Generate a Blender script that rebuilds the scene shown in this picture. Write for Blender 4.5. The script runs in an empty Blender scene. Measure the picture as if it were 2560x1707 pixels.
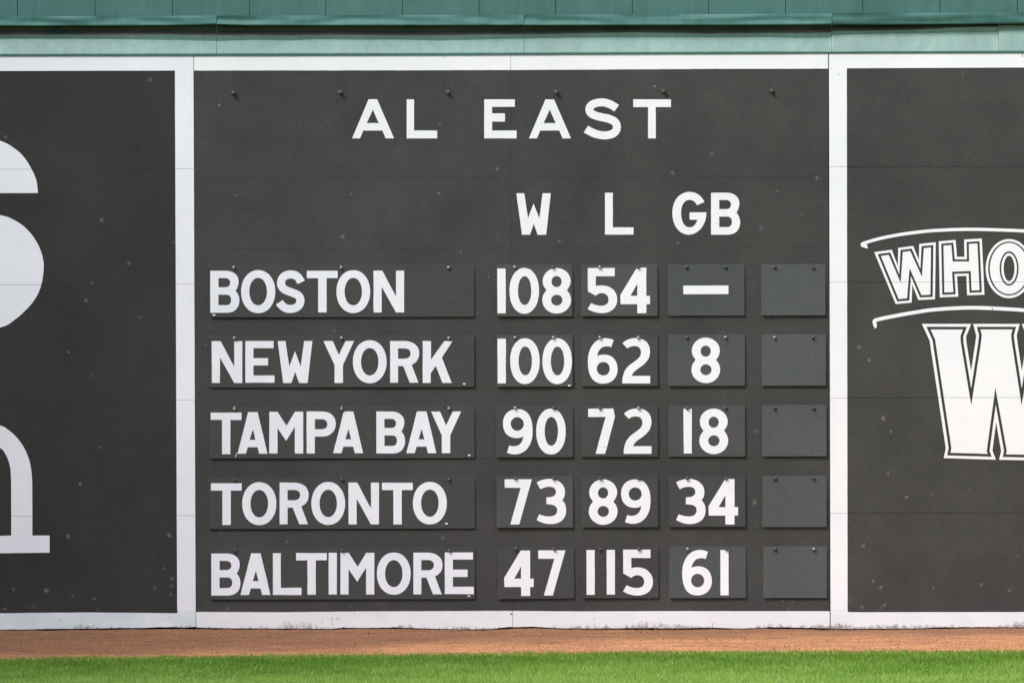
import bpy, math, random, re
import numpy as np
from mathutils import Vector, Matrix, noise
from mathutils.geometry import tessellate_polygon

random.seed(7)
rng = np.random.default_rng(11)
scene = bpy.context.scene
COL = scene.collection

# ------------------------------------------------------------------ camera
PXM = 426.0                      # photo pixels per metre on the wall
DIST, ELEV, ROLL = 80.0, math.radians(3.0), math.radians(0.185)
ZC = 1.70                        # height of the wall point in the middle of the frame
CAM = Vector((0.0, -DIST, ZC + DIST * math.tan(ELEV)))
F = Vector((0, math.cos(ELEV), -math.sin(ELEV)))
R0 = Vector((1, 0, 0)); U0 = R0.cross(F)
RT = R0 * math.cos(ROLL) - U0 * math.sin(ROLL)
UP = U0 * math.cos(ROLL) + R0 * math.sin(ROLL)
FPX = PXM * DIST / math.cos(ELEV)
cd = bpy.data.cameras.new('camera'); cam = bpy.data.objects.new('camera', cd); COL.objects.link(cam)
cd.sensor_fit = 'HORIZONTAL'; cd.sensor_width = 36; cd.lens = 36 * FPX / 2560
cd.clip_start = 1; cd.clip_end = 3000
cam.matrix_world = Matrix(((RT.x, UP.x, -F.x, CAM.x), (RT.y, UP.y, -F.y, CAM.y), (RT.z, UP.z, -F.z, CAM.z), (0, 0, 0, 1)))
scene.camera = cam

# ------------------------------------------------------------------ light: bright, hazy, sun high to the left
SUN_DIR = Vector((-0.85, -1.0, 1.25)).normalized()
EL = math.asin(SUN_DIR.z); AZ = math.atan2(SUN_DIR.x, SUN_DIR.y)
w = bpy.data.worlds.new('World'); scene.world = w; w.use_nodes = True
nt = w.node_tree; nt.nodes.clear()
sky = nt.nodes.new('ShaderNodeTexSky'); sky.sky_type = 'NISHITA'; sky.sun_disc = False
sky.sun_elevation = EL; sky.sun_rotation = AZ; sky.air_density = 1.0; sky.dust_density = 4.0; sky.ozone_density = 1.0
hs = nt.nodes.new('ShaderNodeHueSaturation'); hs.inputs['Saturation'].default_value = 0.95
bg = nt.nodes.new('ShaderNodeBackground'); bg.inputs['Strength'].default_value = 0.12
ow = nt.nodes.new('ShaderNodeOutputWorld')
nt.links.new(sky.outputs[0], hs.inputs['Color']); nt.links.new(hs.outputs[0], bg.inputs['Color']); nt.links.new(bg.outputs[0], ow.inputs['Surface'])
sl = bpy.data.lights.new('sun', 'SUN'); sl.energy = 1.3; sl.angle = math.radians(18); sl.color = (1.0, 0.985, 0.965)
so = bpy.data.objects.new('sun', sl); COL.objects.link(so); so.rotation_euler = (-SUN_DIR).to_track_quat('-Z', 'Y').to_euler()
vs = scene.view_settings; vs.view_transform = 'Standard'; vs.look = 'None'; vs.gamma = 1; vs.exposure = 0.80
vs.use_curve_mapping = False
scene.render.engine = 'CYCLES'

# ------------------------------------------------------------------ where a pixel of the photo lies on a wall plane / on the ground
def at(px, py, Y=0.0):
    d = F + RT * ((px - 1280) / FPX) + UP * ((853.5 - py) / FPX)
    return CAM + d * ((Y - CAM.y) / d.y)
def ground(px, py, Z=0.0):
    d = F + RT * ((px - 1280) / FPX) + UP * ((853.5 - py) / FPX)
    return CAM + d * ((Z - CAM.z) / d.z)
K = 640 / 2350.0
OY = (0, 427, 854, 1280)
def pz(col, row, zx, zy): return (col * 640 + zx * K, OY[row] + zy * K)
def lerp_tab(tab, x):
    if x <= tab[0][0]: return tab[0][1]
    for (a, b), (c, d) in zip(tab, tab[1:]):
        if x <= c: return b + (d - b) * (x - a) / (c - a)
    return tab[-1][1]

# ------------------------------------------------------------------ materials
def new_mat(name):
    m = bpy.data.materials.new(name); m.use_nodes = True
    n = m.node_tree.nodes; n.clear()
    o = n.new('ShaderNodeOutputMaterial'); b = n.new('ShaderNodeBsdfPrincipled')
    m.node_tree.links.new(b.outputs[0], o.inputs[0])
    return m, n, m.node_tree.links, b
def noise_node(n, l, scale, detail=3, rough=.55, vec=None, dist=0):
    t = n.new('ShaderNodeTexNoise'); t.inputs['Scale'].default_value = scale
    t.inputs['Detail'].default_value = detail; t.inputs['Roughness'].default_value = rough; t.inputs['Distortion'].default_value = dist
    if vec is not None: l.new(vec, t.inputs['Vector'])
    return t
def ramp(n, l, src, stops):
    r = n.new('ShaderNodeValToRGB'); l.new(src, r.inputs[0])
    e = r.color_ramp.elements
    e[0].position, e[0].color = stops[0][0], (*stops[0][1], 1)
    e[1].position, e[1].color = stops[-1][0], (*stops[-1][1], 1)
    for p, c in stops[1:-1]:
        k = e.new(p); k.color = (*c, 1)
    return r
def mixc(n, l, fac, a, b, mode='MIX'):
    x = n.new('ShaderNodeMix'); x.data_type = 'RGBA'; x.blend_type = mode
    for sock, v in ((x.inputs[0], fac), (x.inputs[6], a), (x.inputs[7], b)):
        if hasattr(v, 'is_linked') or isinstance(v, bpy.types.NodeSocket): l.new(v, sock)
        elif isinstance(v, (int, float)): sock.default_value = v
        else: sock.default_value = (*v, 1)
    return x.outputs[2]
def wpos(n, l, scale=(1, 1, 1)):
    g = n.new('ShaderNodeNewGeometry'); mp = n.new('ShaderNodeMapping'); mp.inputs['Scale'].default_value = scale
    l.new(g.outputs['Position'], mp.inputs['Vector']); return mp.outputs[0]
def bump(n, l, b, h, strength, dist):
    k = n.new('ShaderNodeBump'); k.inputs['Strength'].default_value = strength; k.inputs['Distance'].default_value = dist
    l.new(h, k.inputs['Height']); l.new(k.outputs[0], b.inputs['Normal'])

def mat_paint(name, c, var=.16, rough=.55, tint=(.01, .0, -.006), fine=.12, dirt=None, spec=.4, streak=0.0, mott=.03):
    m, n, l, b = new_mat(name)
    v = wpos(n, l)
    big = noise_node(n, l, 1.7, 4, .6, v)
    lo = tuple(max(0, x * (1 - var) - t * x) for x, t in zip(c, tint)); hi = tuple(x * (1 + var) + t * x for x, t in zip(c, tint))
    r = ramp(n, l, big.outputs[0], [(.32, lo), (.68, hi)])
    mid = noise_node(n, l, 11, 5, .7, v)
    md = ramp(n, l, mid.outputs[0], [(.35, (1 - mott * .6, 1 + mott * .1, 1 - mott * .2)), (.65, (1 + mott, 1 + mott * .5, 1 + mott * .6))])
    fn = noise_node(n, l, 130, 2, .8, v)
    fr = ramp(n, l, fn.outputs[0], [(.3, (1 - fine,) * 3), (.7, (1 + fine,) * 3)])
    cc = mixc(n, l, 1.0, mixc(n, l, 1.0, r.outputs[0], md.outputs[0], 'MULTIPLY'), fr.outputs[0], 'MULTIPLY')
    if streak:
        sv = wpos(n, l, (9, 9, .55)); sn = noise_node(n, l, 2.2, 4, .65, sv)
        sr = ramp(n, l, sn.outputs[0], [(.35, (1 - streak,) * 3), (.65, (1 + streak * .6,) * 3)])
        cc = mixc(n, l, 1.0, cc, sr.outputs[0], 'MULTIPLY')
    if dirt: cc = dirt(n, l, cc)
    l.new(cc, b.inputs['Base Color'])
    b.inputs['Roughness'].default_value = rough
    b.inputs['Specular IOR Level'].default_value = spec
    bump(n, l, b, fn.outputs[0], .25, .002)
    return m

def dirt_splash(n, l, cc):
    """mud and grime splashed on the lowest hand's breadth of the boards, in patches"""
    g = n.new('ShaderNodeNewGeometry'); s = n.new('ShaderNodeSeparateXYZ'); l.new(g.outputs['Position'], s.inputs[0])
    v = wpos(n, l, (1, 1, 1))
    a = noise_node(n, l, 1.9, 3, .6, v)            # patches along the wall
    f = noise_node(n, l, 34, 6, .8, wpos(n, l, (1, 1, .8)))
    # height reached = patch * 0.13 m
    hr = n.new('ShaderNodeMapRange'); hr.inputs[1].default_value = .38; hr.inputs[2].default_value = .64; hr.inputs[3].default_value = .010; hr.inputs[4].default_value = .055
    l.new(a.outputs[0], hr.inputs[0])
    d = n.new('ShaderNodeMath'); d.operation = 'DIVIDE'; l.new(s.outputs[2], d.inputs[0]); l.new(hr.outputs[0], d.inputs[1])
    q = n.new('ShaderNodeMath'); q.operation = 'MULTIPLY_ADD'; l.new(f.outputs[0], q.inputs[0]); q.inputs[1].default_value = 4.0; q.inputs[2].default_value = -1.9
    e = n.new('ShaderNodeMath'); e.operation = 'SUBTRACT'; l.new(q.outputs[0], e.inputs[0]); l.new(d.outputs[0], e.inputs[1])
    mk = n.new('ShaderNodeMapRange'); mk.inputs[1].default_value = -.75; mk.inputs[2].default_value = -.15; l.new(e.outputs[0], mk.inputs[0]); mk.inputs[4].default_value = .75
    out = mixc(n, l, mk.outputs[0], cc, (.14, .105, .09))
    # faint overall soiling and scuffs
    sc = noise_node(n, l, 7, 6, .7, wpos(n, l, (1, 1, 2.2)))
    sm = n.new('ShaderNodeMapRange'); sm.inputs[1].default_value = .5; sm.inputs[2].default_value = .8; sm.inputs[4].default_value = .28; l.new(sc.outputs[0], sm.inputs[0])
    return mixc(n, l, sm.outputs[0], out, (.46, .45, .45))

def dirt_teal(n, l, cc):
    g = noise_node(n, l, 2.6, 5, .65, wpos(n, l, (1, 1, 1.6))); mk = n.new('ShaderNodeMapRange'); mk.inputs[1].default_value = .36; mk.inputs[2].default_value = .62; mk.inputs[4].default_value = .85
    l.new(g.outputs[0], mk.inputs[0])
    return dirt_splash(n, l, mixc(n, l, mk.outputs[0], cc, (.52, .66, .69)))

M = {}
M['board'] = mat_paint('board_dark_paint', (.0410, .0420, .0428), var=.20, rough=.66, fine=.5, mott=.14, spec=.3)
M['board_left_shade'] = mat_paint('board_left_shaded_paint', (.0285, .0278, .0292), var=.16, rough=.7, fine=.5, mott=.14, spec=.25)  # darker copy of the board paint, with the left-end shade painted in
M['plate'] = mat_paint('plate_dark_paint', (.0400, .0420, .0430), var=.10, rough=.58, fine=.24, mott=.07)
M['plate_blue'] = mat_paint('plate_slate_paint', (.060, .068, .073), var=.08, rough=.58, fine=.24, mott=.07)
M['plate_grey'] = mat_paint('plate_grey_paint', (.053, .055, .057), var=.14, rough=.58, fine=.24, mott=.07)
M['plate_faded'] = mat_paint('plate_faded_paint', (.052, .059, .064), var=.10, rough=.58, fine=.24, mott=.07)
M['white'] = mat_paint('white_paint', (.765, .79, .845), var=.03, rough=.5, fine=.02)
M['white_left_shade'] = mat_paint('white_paint_left_shade', (.745, .768, .86), var=.035, rough=.5, fine=.03)  # copy of the white with the left end's bluish shade put into the colour
M['white_digit'] = mat_paint('white_numeral_paint', (.75, .775, .84), var=.04, rough=.5, fine=.03)
M['white_name_shade'] = mat_paint('white_name_shade_paint', (.72, .745, .83), var=.04, rough=.5, fine=.03)  # bluer white for the names; the weaker, skylit light is put into the colour
M['white_low'] = mat_paint('white_paint_soiled', (.72, .745, .80), var=.04, rough=.6, fine=.05, dirt=dirt_splash)
M['white_low_blue'] = mat_paint('white_paint_soiled_blue', (.71, .75, .83), var=.05, rough=.6, fine=.05, dirt=dirt_teal)
M['ink'] = mat_paint('dark_outline_paint', (.030, .028, .029), var=.08, rough=.6)
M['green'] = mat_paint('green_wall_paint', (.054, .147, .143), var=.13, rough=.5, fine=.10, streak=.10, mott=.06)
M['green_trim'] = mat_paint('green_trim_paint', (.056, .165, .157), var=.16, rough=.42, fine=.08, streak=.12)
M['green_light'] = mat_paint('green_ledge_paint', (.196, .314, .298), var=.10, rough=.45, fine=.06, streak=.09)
M['grime'] = mat_paint('grime_shade_flashing', (.125, .135, .120), var=.25, rough=.7, fine=.3, mott=.3, tint=(.2, .0, .0))  # grime, with the shade under the overhang also painted into the dark colour
M['core'] = mat_paint('dark_gap_core', (.012, .011, .011), var=.1, rough=.9, spec=.1)
m, n, l, b = new_mat('peg_steel'); b.inputs['Base Color'].default_value = (.34, .34, .34, 1); b.inputs['Metallic'].default_value = .7; b.inputs['Roughness'].default_value = .38; M['steel'] = m
m, n, l, b = new_mat('peg_painted'); b.inputs['Base Color'].default_value = (.075, .072, .07, 1); b.inputs['Metallic'].default_value = .2; b.inputs['Roughness'].default_value = .42; M['steel_dark'] = m
m, n, l, b = new_mat('leaf_yellow'); b.inputs['Base Color'].default_value = (.42, .27, .05, 1); b.inputs['Roughness'].default_value = .7; M['leaf'] = m

# scuff decal: rim fades through an attribute
m, n, l, b = new_mat('scuff'); at_n = n.new('ShaderNodeAttribute'); at_n.attribute_name = 'cover'
fn = noise_node(n, l, 120, 3, .7, wpos(n, l)); mr = n.new('ShaderNodeMapRange'); mr.inputs[1].default_value = .3; mr.inputs[2].default_value = .65; mr.inputs[3].default_value = .5
l.new(fn.outputs[0], mr.inputs[0]); mm = n.new('ShaderNodeMath'); mm.operation = 'MULTIPLY'; l.new(at_n.outputs['Fac'], mm.inputs[0]); l.new(mr.outputs[0], mm.inputs[1]); l.new(mm.outputs[0], b.inputs['Alpha'])
b.inputs['Base Color'].default_value = (.30, .30, .30, 1); b.inputs['Roughness'].default_value = .8; M['scuff'] = m

# warning track clay
m, n, l, b = new_mat('track_clay')
v = wpos(n, l)
a1 = noise_node(n, l, .9, 5, .65, wpos(n, l, (.6, 1.6, 1))); a2 = noise_node(n, l, 60, 4, .8, v); a3 = noise_node(n, l, 7, 5, .7, wpos(n, l, (.35, 1, 1)))
c1 = ramp(n, l, a1.outputs[0], [(.3, (.37, .185, .105)), (.7, (.50, .26, .155))])
c3 = ramp(n, l, a3.outputs[0], [(.3, (.72, .73, .75)), (.7, (1.2, 1.18, 1.13))])
c2 = ramp(n, l, a2.outputs[0], [(.3, (.72, .70, .70)), (.72, (1.25, 1.25, 1.25))])
cc = mixc(n, l, 1, mixc(n, l, 1, c1.outputs[0], c2.outputs[0], 'MULTIPLY'), c3.outputs[0], 'MULTIPLY')
# darker clay along the wall: wide on the left, narrow on the right, with a ragged edge
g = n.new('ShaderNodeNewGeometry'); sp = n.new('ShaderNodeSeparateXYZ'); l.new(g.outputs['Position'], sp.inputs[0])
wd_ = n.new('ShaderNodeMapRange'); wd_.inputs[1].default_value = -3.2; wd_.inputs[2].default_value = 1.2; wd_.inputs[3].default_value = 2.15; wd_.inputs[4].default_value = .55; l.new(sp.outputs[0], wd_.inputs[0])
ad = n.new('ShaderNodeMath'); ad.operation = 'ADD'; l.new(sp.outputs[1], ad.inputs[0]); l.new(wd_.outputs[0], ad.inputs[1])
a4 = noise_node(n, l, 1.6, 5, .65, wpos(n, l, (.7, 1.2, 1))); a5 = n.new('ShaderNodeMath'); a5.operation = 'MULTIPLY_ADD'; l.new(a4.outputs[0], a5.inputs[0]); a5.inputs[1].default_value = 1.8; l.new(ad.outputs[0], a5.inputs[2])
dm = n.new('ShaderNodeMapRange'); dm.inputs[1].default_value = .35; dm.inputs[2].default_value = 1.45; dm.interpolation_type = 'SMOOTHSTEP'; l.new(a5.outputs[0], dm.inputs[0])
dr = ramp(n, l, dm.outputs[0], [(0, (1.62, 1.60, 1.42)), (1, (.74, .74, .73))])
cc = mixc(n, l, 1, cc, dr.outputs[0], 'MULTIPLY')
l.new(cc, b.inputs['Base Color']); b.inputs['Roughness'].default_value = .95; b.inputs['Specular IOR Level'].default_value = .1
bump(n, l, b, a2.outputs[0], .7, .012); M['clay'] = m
# crumbs of clay
m, n, l, b = new_mat('clay_crumbs'); t = n.new('ShaderNodeAttribute'); t.attribute_name = 'tint'
c1 = ramp(n, l, t.outputs['Fac'], [(0, (.17, .085, .055)), (.5, (.46, .24, .14)), (.93, (.58, .32, .19)), (1, (.60, .38, .25))])
l.new(c1.outputs[0], b.inputs['Base Color']); b.inputs['Roughness'].default_value = .95; b.inputs['Specular IOR Level'].default_value = .1; M['crumb'] = m
# field under the blades
m, n, l, b = new_mat('turf_ground')
a1 = noise_node(n, l, 1.2, 6, .7, wpos(n, l)); a2 = noise_node(n, l, 90, 3, .7, wpos(n, l))
c1 = ramp(n, l, a1.outputs[0], [(.3, (.09, .19, .03)), (.7, (.13, .26, .045))]); c2 = ramp(n, l, a2.outputs[0], [(.3, (.6, .6, .6)), (.7, (1.3, 1.3, 1.3))])
l.new(mixc(n, l, 1, c1.outputs[0], c2.outputs[0], 'MULTIPLY'), b.inputs['Base Color']); b.inputs['Roughness'].default_value = .9; b.inputs['Specular IOR Level'].default_value = .1
bump(n, l, b, a2.outputs[0], .6, .01); M['turf'] = m
# blades
m, n, l, b = new_mat('grass_blades'); t = n.new('ShaderNodeAttribute'); t.attribute_name = 'tint'
c1 = ramp(n, l, t.outputs['Fac'], [(0, (.075, .21, .018)), (.45, (.26, .46, .070)), (.8, (.44, .61, .15)), (1, (.62, .66, .33))])
l.new(c1.outputs[0], b.inputs['Base Color']); b.inputs['Roughness'].default_value = .5; b.inputs['Specular IOR Level'].default_value = .3
tr = n.new('ShaderNodeBsdfTranslucent'); l.new(c1.outputs[0], tr.inputs['Color']); mx = n.new('ShaderNodeMixShader'); mx.inputs[0].default_value = .35
out = [k for k in n if k.type == 'OUTPUT_MATERIAL'][0]; l.new(b.outputs[0], mx.inputs[1]); l.new(tr.outputs[0], mx.inputs[2]); l.new(mx.outputs[0], out.inputs[0]); M['grass'] = m

# ------------------------------------------------------------------ object helpers
def tag(o, label=None, cat=None, group=None, kind=None):
    for k, v in (('label', label), ('category', cat), ('group', group), ('kind', kind)):
        if v: o[k] = v
    return o
def empty(name, loc):
    o = bpy.data.objects.new(name, None); o.empty_display_size = .1; COL.objects.link(o); o.location = loc; return o
def link_mesh(name, verts, faces, mat, parent=None, smooth=False):
    base = Vector(root_loc(parent)) if parent else Vector((0, 0, 0))
    me = bpy.data.meshes.new(name); me.from_pydata([tuple(Vector(v) - base) for v in verts], [], faces); me.materials.append(mat); me.update()
    if smooth: me.polygons.foreach_set('use_smooth', [True] * len(me.polygons))
    o = bpy.data.objects.new(name, me); COL.objects.link(o)
    if parent: o.parent = parent
    return o
def root_loc(p):
    v = Vector(p.location)
    while p.parent: p = p.parent; v += Vector(p.location)
    return v

def tri_of(contours):
    vl = [[Vector((x, y, 0)) for x, y in c] for c in contours]
    flat = [p for c in contours for p in c]
    return [tuple(flat[i] for i in t) for t in tessellate_polygon(vl)]
def clip_poly(poly, f):
    out = []
    for i in range(len(poly)):
        a, b = poly[i], poly[(i + 1) % len(poly)]; fa, fb = f(*a), f(*b)
        if fa >= 0: out.append(a)
        if (fa > 0 and fb < 0) or (fa < 0 and fb > 0):
            t = fa / (fa - fb); out.append((a[0] + (b[0] - a[0]) * t, a[1] + (b[1] - a[1]) * t))
    return out
def cut_joints(tris, joints, gap=.7):
    """open the joint gaps in painted shapes that cross panel joints; a joint is a line y = ya + (yb-ya)*x/2560"""
    polys = [list(t) for t in tris]
    for ya, yb in joints:
        res = []
        for p in polys:
            for s in (1, -1):
                q = clip_poly(p, lambda x, y: s * (y - (ya + (yb - ya) * x / 2560)) - gap / 2)
                if len(q) >= 3: res.append(q)
        polys = res
    return polys
def slab(name, polys, mat, parent, Y=0.0, thick=.001, yf=None, kind=None):
    """polys: px polygons that tile one flat shape -> a slab whose front is at Y (or yf(px,py)) and back Y+thick"""
    idx, verts2, faces = {}, [], []
    for p in polys:
        ids = []
        for x, y in p:
            k = (round(x, 2), round(y, 2))
            if k not in idx: idx[k] = len(verts2); verts2.append(k)
            if not ids or ids[-1] != idx[k]: ids.append(idx[k])
        if len(ids) > 1 and ids[0] == ids[-1]: ids.pop()
        if len(ids) < 3 or len(set(ids)) < len(ids): continue
        ar = sum(verts2[ids[i]][0] * verts2[ids[(i + 1) % len(ids)]][1] - verts2[ids[(i + 1) % len(ids)]][0] * verts2[ids[i]][1] for i in range(len(ids)))
        if abs(ar) < 1e-4: continue
        if ar > 0: ids.reverse()         # front faces towards the field
        faces.append(ids)
    f = yf or (lambda x, y: Y)
    front = [at(x, y, f(x, y)) for x, y in verts2]
    n0 = len(front); verts = front + [v + Vector((0, thick, 0)) for v in front]
    cnt = {}
    for fc in faces:
        for i in range(len(fc)):
            a, b = fc[i], fc[(i + 1) % len(fc)]; cnt[(a, b)] = 1
    side = [(b, a, a + n0, b + n0) for (a, b) in cnt if (b, a) not in cnt]
    # front winding: px y grows downwards, so the reversed order faces -Y
    back = [[i + n0 for i in reversed(fc)] for fc in faces]
    o = link_mesh(name, verts, faces + side + back, mat, parent)
    if kind: o['kind'] = kind
    return o
def densify(poly, step=12, amp=.0, seed=0.0):
    out = []
    for i in range(len(poly)):
        a, b = poly[i], poly[(i + 1) % len(poly)]; L = math.hypot(b[0] - a[0], b[1] - a[1]); k = max(1, int(L / step))
        for j in range(k):
            t = j / k; x, y = a[0] + (b[0] - a[0]) * t, a[1] + (b[1] - a[1]) * t
            if amp and j:
                nx, ny = -(b[1] - a[1]) / L, (b[0] - a[0]) / L
                d = amp * (noise.noise(Vector((x * .021, y * .021, seed))) * 1.6 + .7 * noise.noise(Vector((x * .09, y * .09, seed + 5))))
                x += nx * d; y += ny * d
            out.append((x, y))
    return out
def offset_poly(poly, d, lim=4.0):
    """inset a polygon by d with mitred corners"""
    ar = sum(poly[i][0] * poly[(i + 1) % len(poly)][1] - poly[(i + 1) % len(poly)][0] * poly[i][1] for i in range(len(poly)))
    s = 1 if ar > 0 else -1; out = []
    for i in range(len(poly)):
        p, c, q = Vector(poly[i - 1]), Vector(poly[i]), Vector(poly[(i + 1) % len(poly)])
        e1, e2 = (c - p).normalized(), (q - c).normalized()
        n1, n2 = Vector((-e1.y, e1.x)) * s, Vector((-e2.y, e2.x)) * s
        b = (n1 + n2)
        b = b.normalized() if b.length > 1e-6 else n1
        m_ = min(d / max(.02, b.dot(n1)), d * lim)
        out.append(tuple(c + b * m_))
    return out

# ------------------------------------------------------------------ lettering, drawn in strokes and outlines
def path(s, seg=12):
    tk = re.findall(r'[MLCZ]|-?[0-9.]+', s); pts = []; i = 0; cmd = None
    while i < len(tk):
        if tk[i] in 'MLCZ': cmd = tk[i]; i += 1
        if cmd == 'Z': break
        if cmd in 'ML': pts.append((float(tk[i]), float(tk[i + 1]))); i += 2
        else:
            p0 = pts[-1]; c = [float(x) for x in tk[i:i + 6]]; i += 6
            for k in range(1, seg + 1):
                t = k / seg; u = 1 - t
                pts.append((u**3 * p0[0] + 3 * u * u * t * c[0] + 3 * u * t * t * c[2] + t**3 * c[4],
                            u**3 * p0[1] + 3 * u * u * t * c[1] + 3 * u * t * t * c[3] + t**3 * c[5]))
    return pts
def stroke(s, wd, seg=14):
    p = [Vector(q) for q in path(s, seg)]; L, R_ = [], []
    for i, c in enumerate(p):
        d = (p[min(i + 1, len(p) - 1)] - p[max(i - 1, 0)]).normalized(); nn = Vector((-d.y, d.x)) * wd / 2
        L.append(tuple(c + nn)); R_.append(tuple(c - nn))
    return L + R_[::-1]
def ell(cx, cy, rx, ry, k=48, e=2.0):
    out = []
    for i in range(k):
        a = 2 * math.pi * i / k; c, s = math.cos(a), math.sin(a)
        out.append((cx + rx * math.copysign(abs(c)**(2 / e), c), cy + ry * math.copysign(abs(s)**(2 / e), s)))
    return out
def poly(s): v = [float(x) for x in s.replace(',', ' ').split()]; return list(zip(v[::2], v[1::2]))
def eight():
    ys = [208.5 - 208.5 * math.cos(math.pi * i / 60) for i in range(61)]
    def hw(y):
        a = 1 - ((y - 119) / 119)**2; b2 = 1 - ((y - 293) / 124)**2
        return max(128 * math.sqrt(max(a, 0)), 132 * math.sqrt(max(b2, 0)))
    return [(131 + hw(y), y) for y in ys] + [(131 - hw(y), y) for y in ys[-2:0:-1]]
six = [path('M237,17 C208,3 183,0 158,0 C58,5 0,95 0,215 C0,345 48,417 138,417 C223,417 273,360 273,285 C273,200 223,150 148,150 C123,150 103,155 86,165 C93,110 123,75 173,75 C188,75 203,78 215,83'), ell(142, 280, 60, 62)]
nine = [[(273 - x, 417 - y) for x, y in c] for c in six]
G = {
 'A': [poly('97,0 185,0 275,382 199,382 184,322 94,322 77,382 0,382'), poly('141,158 165,255 112,255')],
 'B': [path('M0,0 L140,0 C215,0 260,42 260,97 C260,135 248,162 232,183 C255,205 267,235 267,272 C267,340 225,385 150,385 L0,385'), path('M75,67 L135,67 C168,67 183,85 183,109 C183,135 168,151 135,151 L75,151'), path('M75,219 L145,219 C178,219 192,240 192,267 C192,295 178,316 145,316 L75,316')],
 'E': [poly('0,0 259,0 259,65 74,65 74,157 209,157 209,224 74,224 74,315 267,315 267,382 0,382')],
 'G': [path('M295,92 C263,30 218,0 156,0 C68,0 0,75 0,195 C0,315 68,393 156,393 C248,385 313,295 313,187 L158,187 L158,255 L231,255 C213,305 188,325 156,325 C108,325 80,265 80,195 C80,125 108,73 156,73 C193,73 213,93 225,123')],
 'I': [poly('0,0 75,0 75,383 0,383')],
 'K': [poly('0,0 76,0 76,171 200,0 274,0 176,151 267,384 182,384 120,228 74,296 74,384 0,384')],
 'L': [poly('0,0 73,0 73,317 263,317 263,383 0,383')],
 'M': [poly('0,0 75,0 158,128 236,0 311,0 311,383 235,383 235,138 155,266 75,150 75,383 0,383')],
 'N': [poly('0,0 82,0 207,235 207,0 281,0 281,383 207,383 76,148 76,383 2,383')],
 'O': [ell(155, 197, 155, 197, e=2.08), ell(155, 197, 80, 126, e=2.05)],
 'P': [path('M0,0 L140,0 C225,0 267,50 267,112 C267,180 220,230 140,230 L75,230 L75,385 L0,385'), path('M76,70 L135,70 C170,70 190,90 190,117 C190,145 170,163 135,163 L76,163')],
 'R': [path('M0,0 L130,0 C215,0 267,45 267,112 C267,165 240,200 198,217 L260,382 L180,382 L120,229 L73,229 L73,382 L0,382'), path('M73,67 L130,67 C168,67 188,85 188,115 C188,142 168,162 130,162 L73,162')],
 'S': [stroke('M229,109 C207,60 180,36 133,36 C80,36 45,70 45,112 C45,165 85,180 130,197 C175,213 223,225 223,275 C223,325 180,353 130,353 C90,353 55,335 30,291', 74)],
 'T': [poly('0,0 282,0 282,67 181,67 181,382 104,382 104,67 0,67')],
 'W': [poly('0,0 71,0 106,231 157,93 210,233 240,0 315,0 272,381 194,381 159,281 125,381 50,381')],
 'Y': [poly('0,0 83,0 138,128 198,0 276,0 176,218 176,382 99,382 99,218')],
 '0': [ell(135.5, 210, 135.5, 210, e=2.12), ell(139, 208, 61, 132, e=2.1)],
 '1': [poly('0,0 76,0 77,410 2,410')],
 '2': [path('M2,48 C35,13 80,0 127,0 C205,0 255,48 255,123 C255,188 220,228 165,266 C115,300 95,318 87,346 L256,346 L256,416 L0,416 C0,318 35,268 85,233 C140,196 172,173 172,133 C172,93 150,73 115,73 C85,73 65,81 47,95')],
 '3': [path('M0,32 C39,10 74,0 119,0 C204,0 260,52 260,122 C260,157 249,179 234,195 C259,217 271,252 271,290 C271,367 214,414 129,414 C74,414 36,397 0,376 L24,324 C64,340 94,344 119,344 C164,344 189,320 189,287 C189,250 159,232 90,232 L90,169 C149,169 177,152 177,122 C177,87 154,72 119,72 C89,72 64,80 34,94')],
 '4': [poly('152,0 238,0 238,258 271,258 271,335 238,335 238,417 155,417 155,335 2,335 0,250'), poly('155,147 155,258 92,258')],
 '5': [path('M1,0 L249,0 L249,75 L75,75 L75,167 C96,159 116,159 131,159 C216,159 272,217 272,287 C272,367 211,413 136,413 C81,413 36,397 0,375 L33,320 C66,339 96,345 126,345 C168,345 192,325 192,290 C192,255 168,230 131,230 C106,230 91,240 75,254 L3,214')],
 '6': six, '9': nine,
 '7': [poly('0,0 250,0 135,413 53,413 148,77 2,77')],
 '7c': [poly('0,3 230,0 245,73 155,416 67,416 160,78 0,78')],
 '8': [eight(), ell(130, 124, 47, 51), ell(132, 294, 52, 50)],
 'wA': [poly('152,0 231,0 386,358 309,358 279,286 104,286 74,358 0,358'), poly('192,94 246,218 135,218')],
 'wL': [poly('0,0 67,0 67,286 280,286 280,358 0,358')],
 'wE': [poly('0,0 282,0 282,69 72,69 72,129 190,129 190,204 72,204 72,286 297,286 297,358 0,358')],
 'wS': [stroke('M300,90 C255,56 215,35 165,35 C95,37 50,60 50,98 C50,143 100,158 175,173 C250,188 303,205 303,260 C303,310 260,337 190,337 C130,337 80,318 18,280', 73)],
 'wT': [poly('0,0 346,0 346,71 206,71 206,358 136,358 136,71 0,71')],
}
def wobble(pts, amp, seed):
    return [(x + amp * noise.noise(Vector((x * .07, y * .07, seed))), y + amp * noise.noise(Vector((x * .07, y * .07, seed + 9)))) for x, y in pts]
def glyph_px(ch, col, row, zx, zy, wd=None, hd=None):
    g = G[ch]; W_ = max(x for x, y in g[0]) - min(0, min(x for x, y in g[0])); H_ = max(y for x, y in g[0])
    sx = wd / W_ if wd else 1; sy = hd / H_ if hd else 1
    out = []
    for ci, c in enumerate(g):
        pts = [pz(col, row, zx + x * sx, zy + y * sy) for x, y in c]
        out.append(densify(pts, 9, .32, zx * .13 + zy * .07) if len(pts) < 30 else wobble(pts, .30, zx * .13 + zy * .07))     # the hand of the sign painter
    return out
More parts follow.
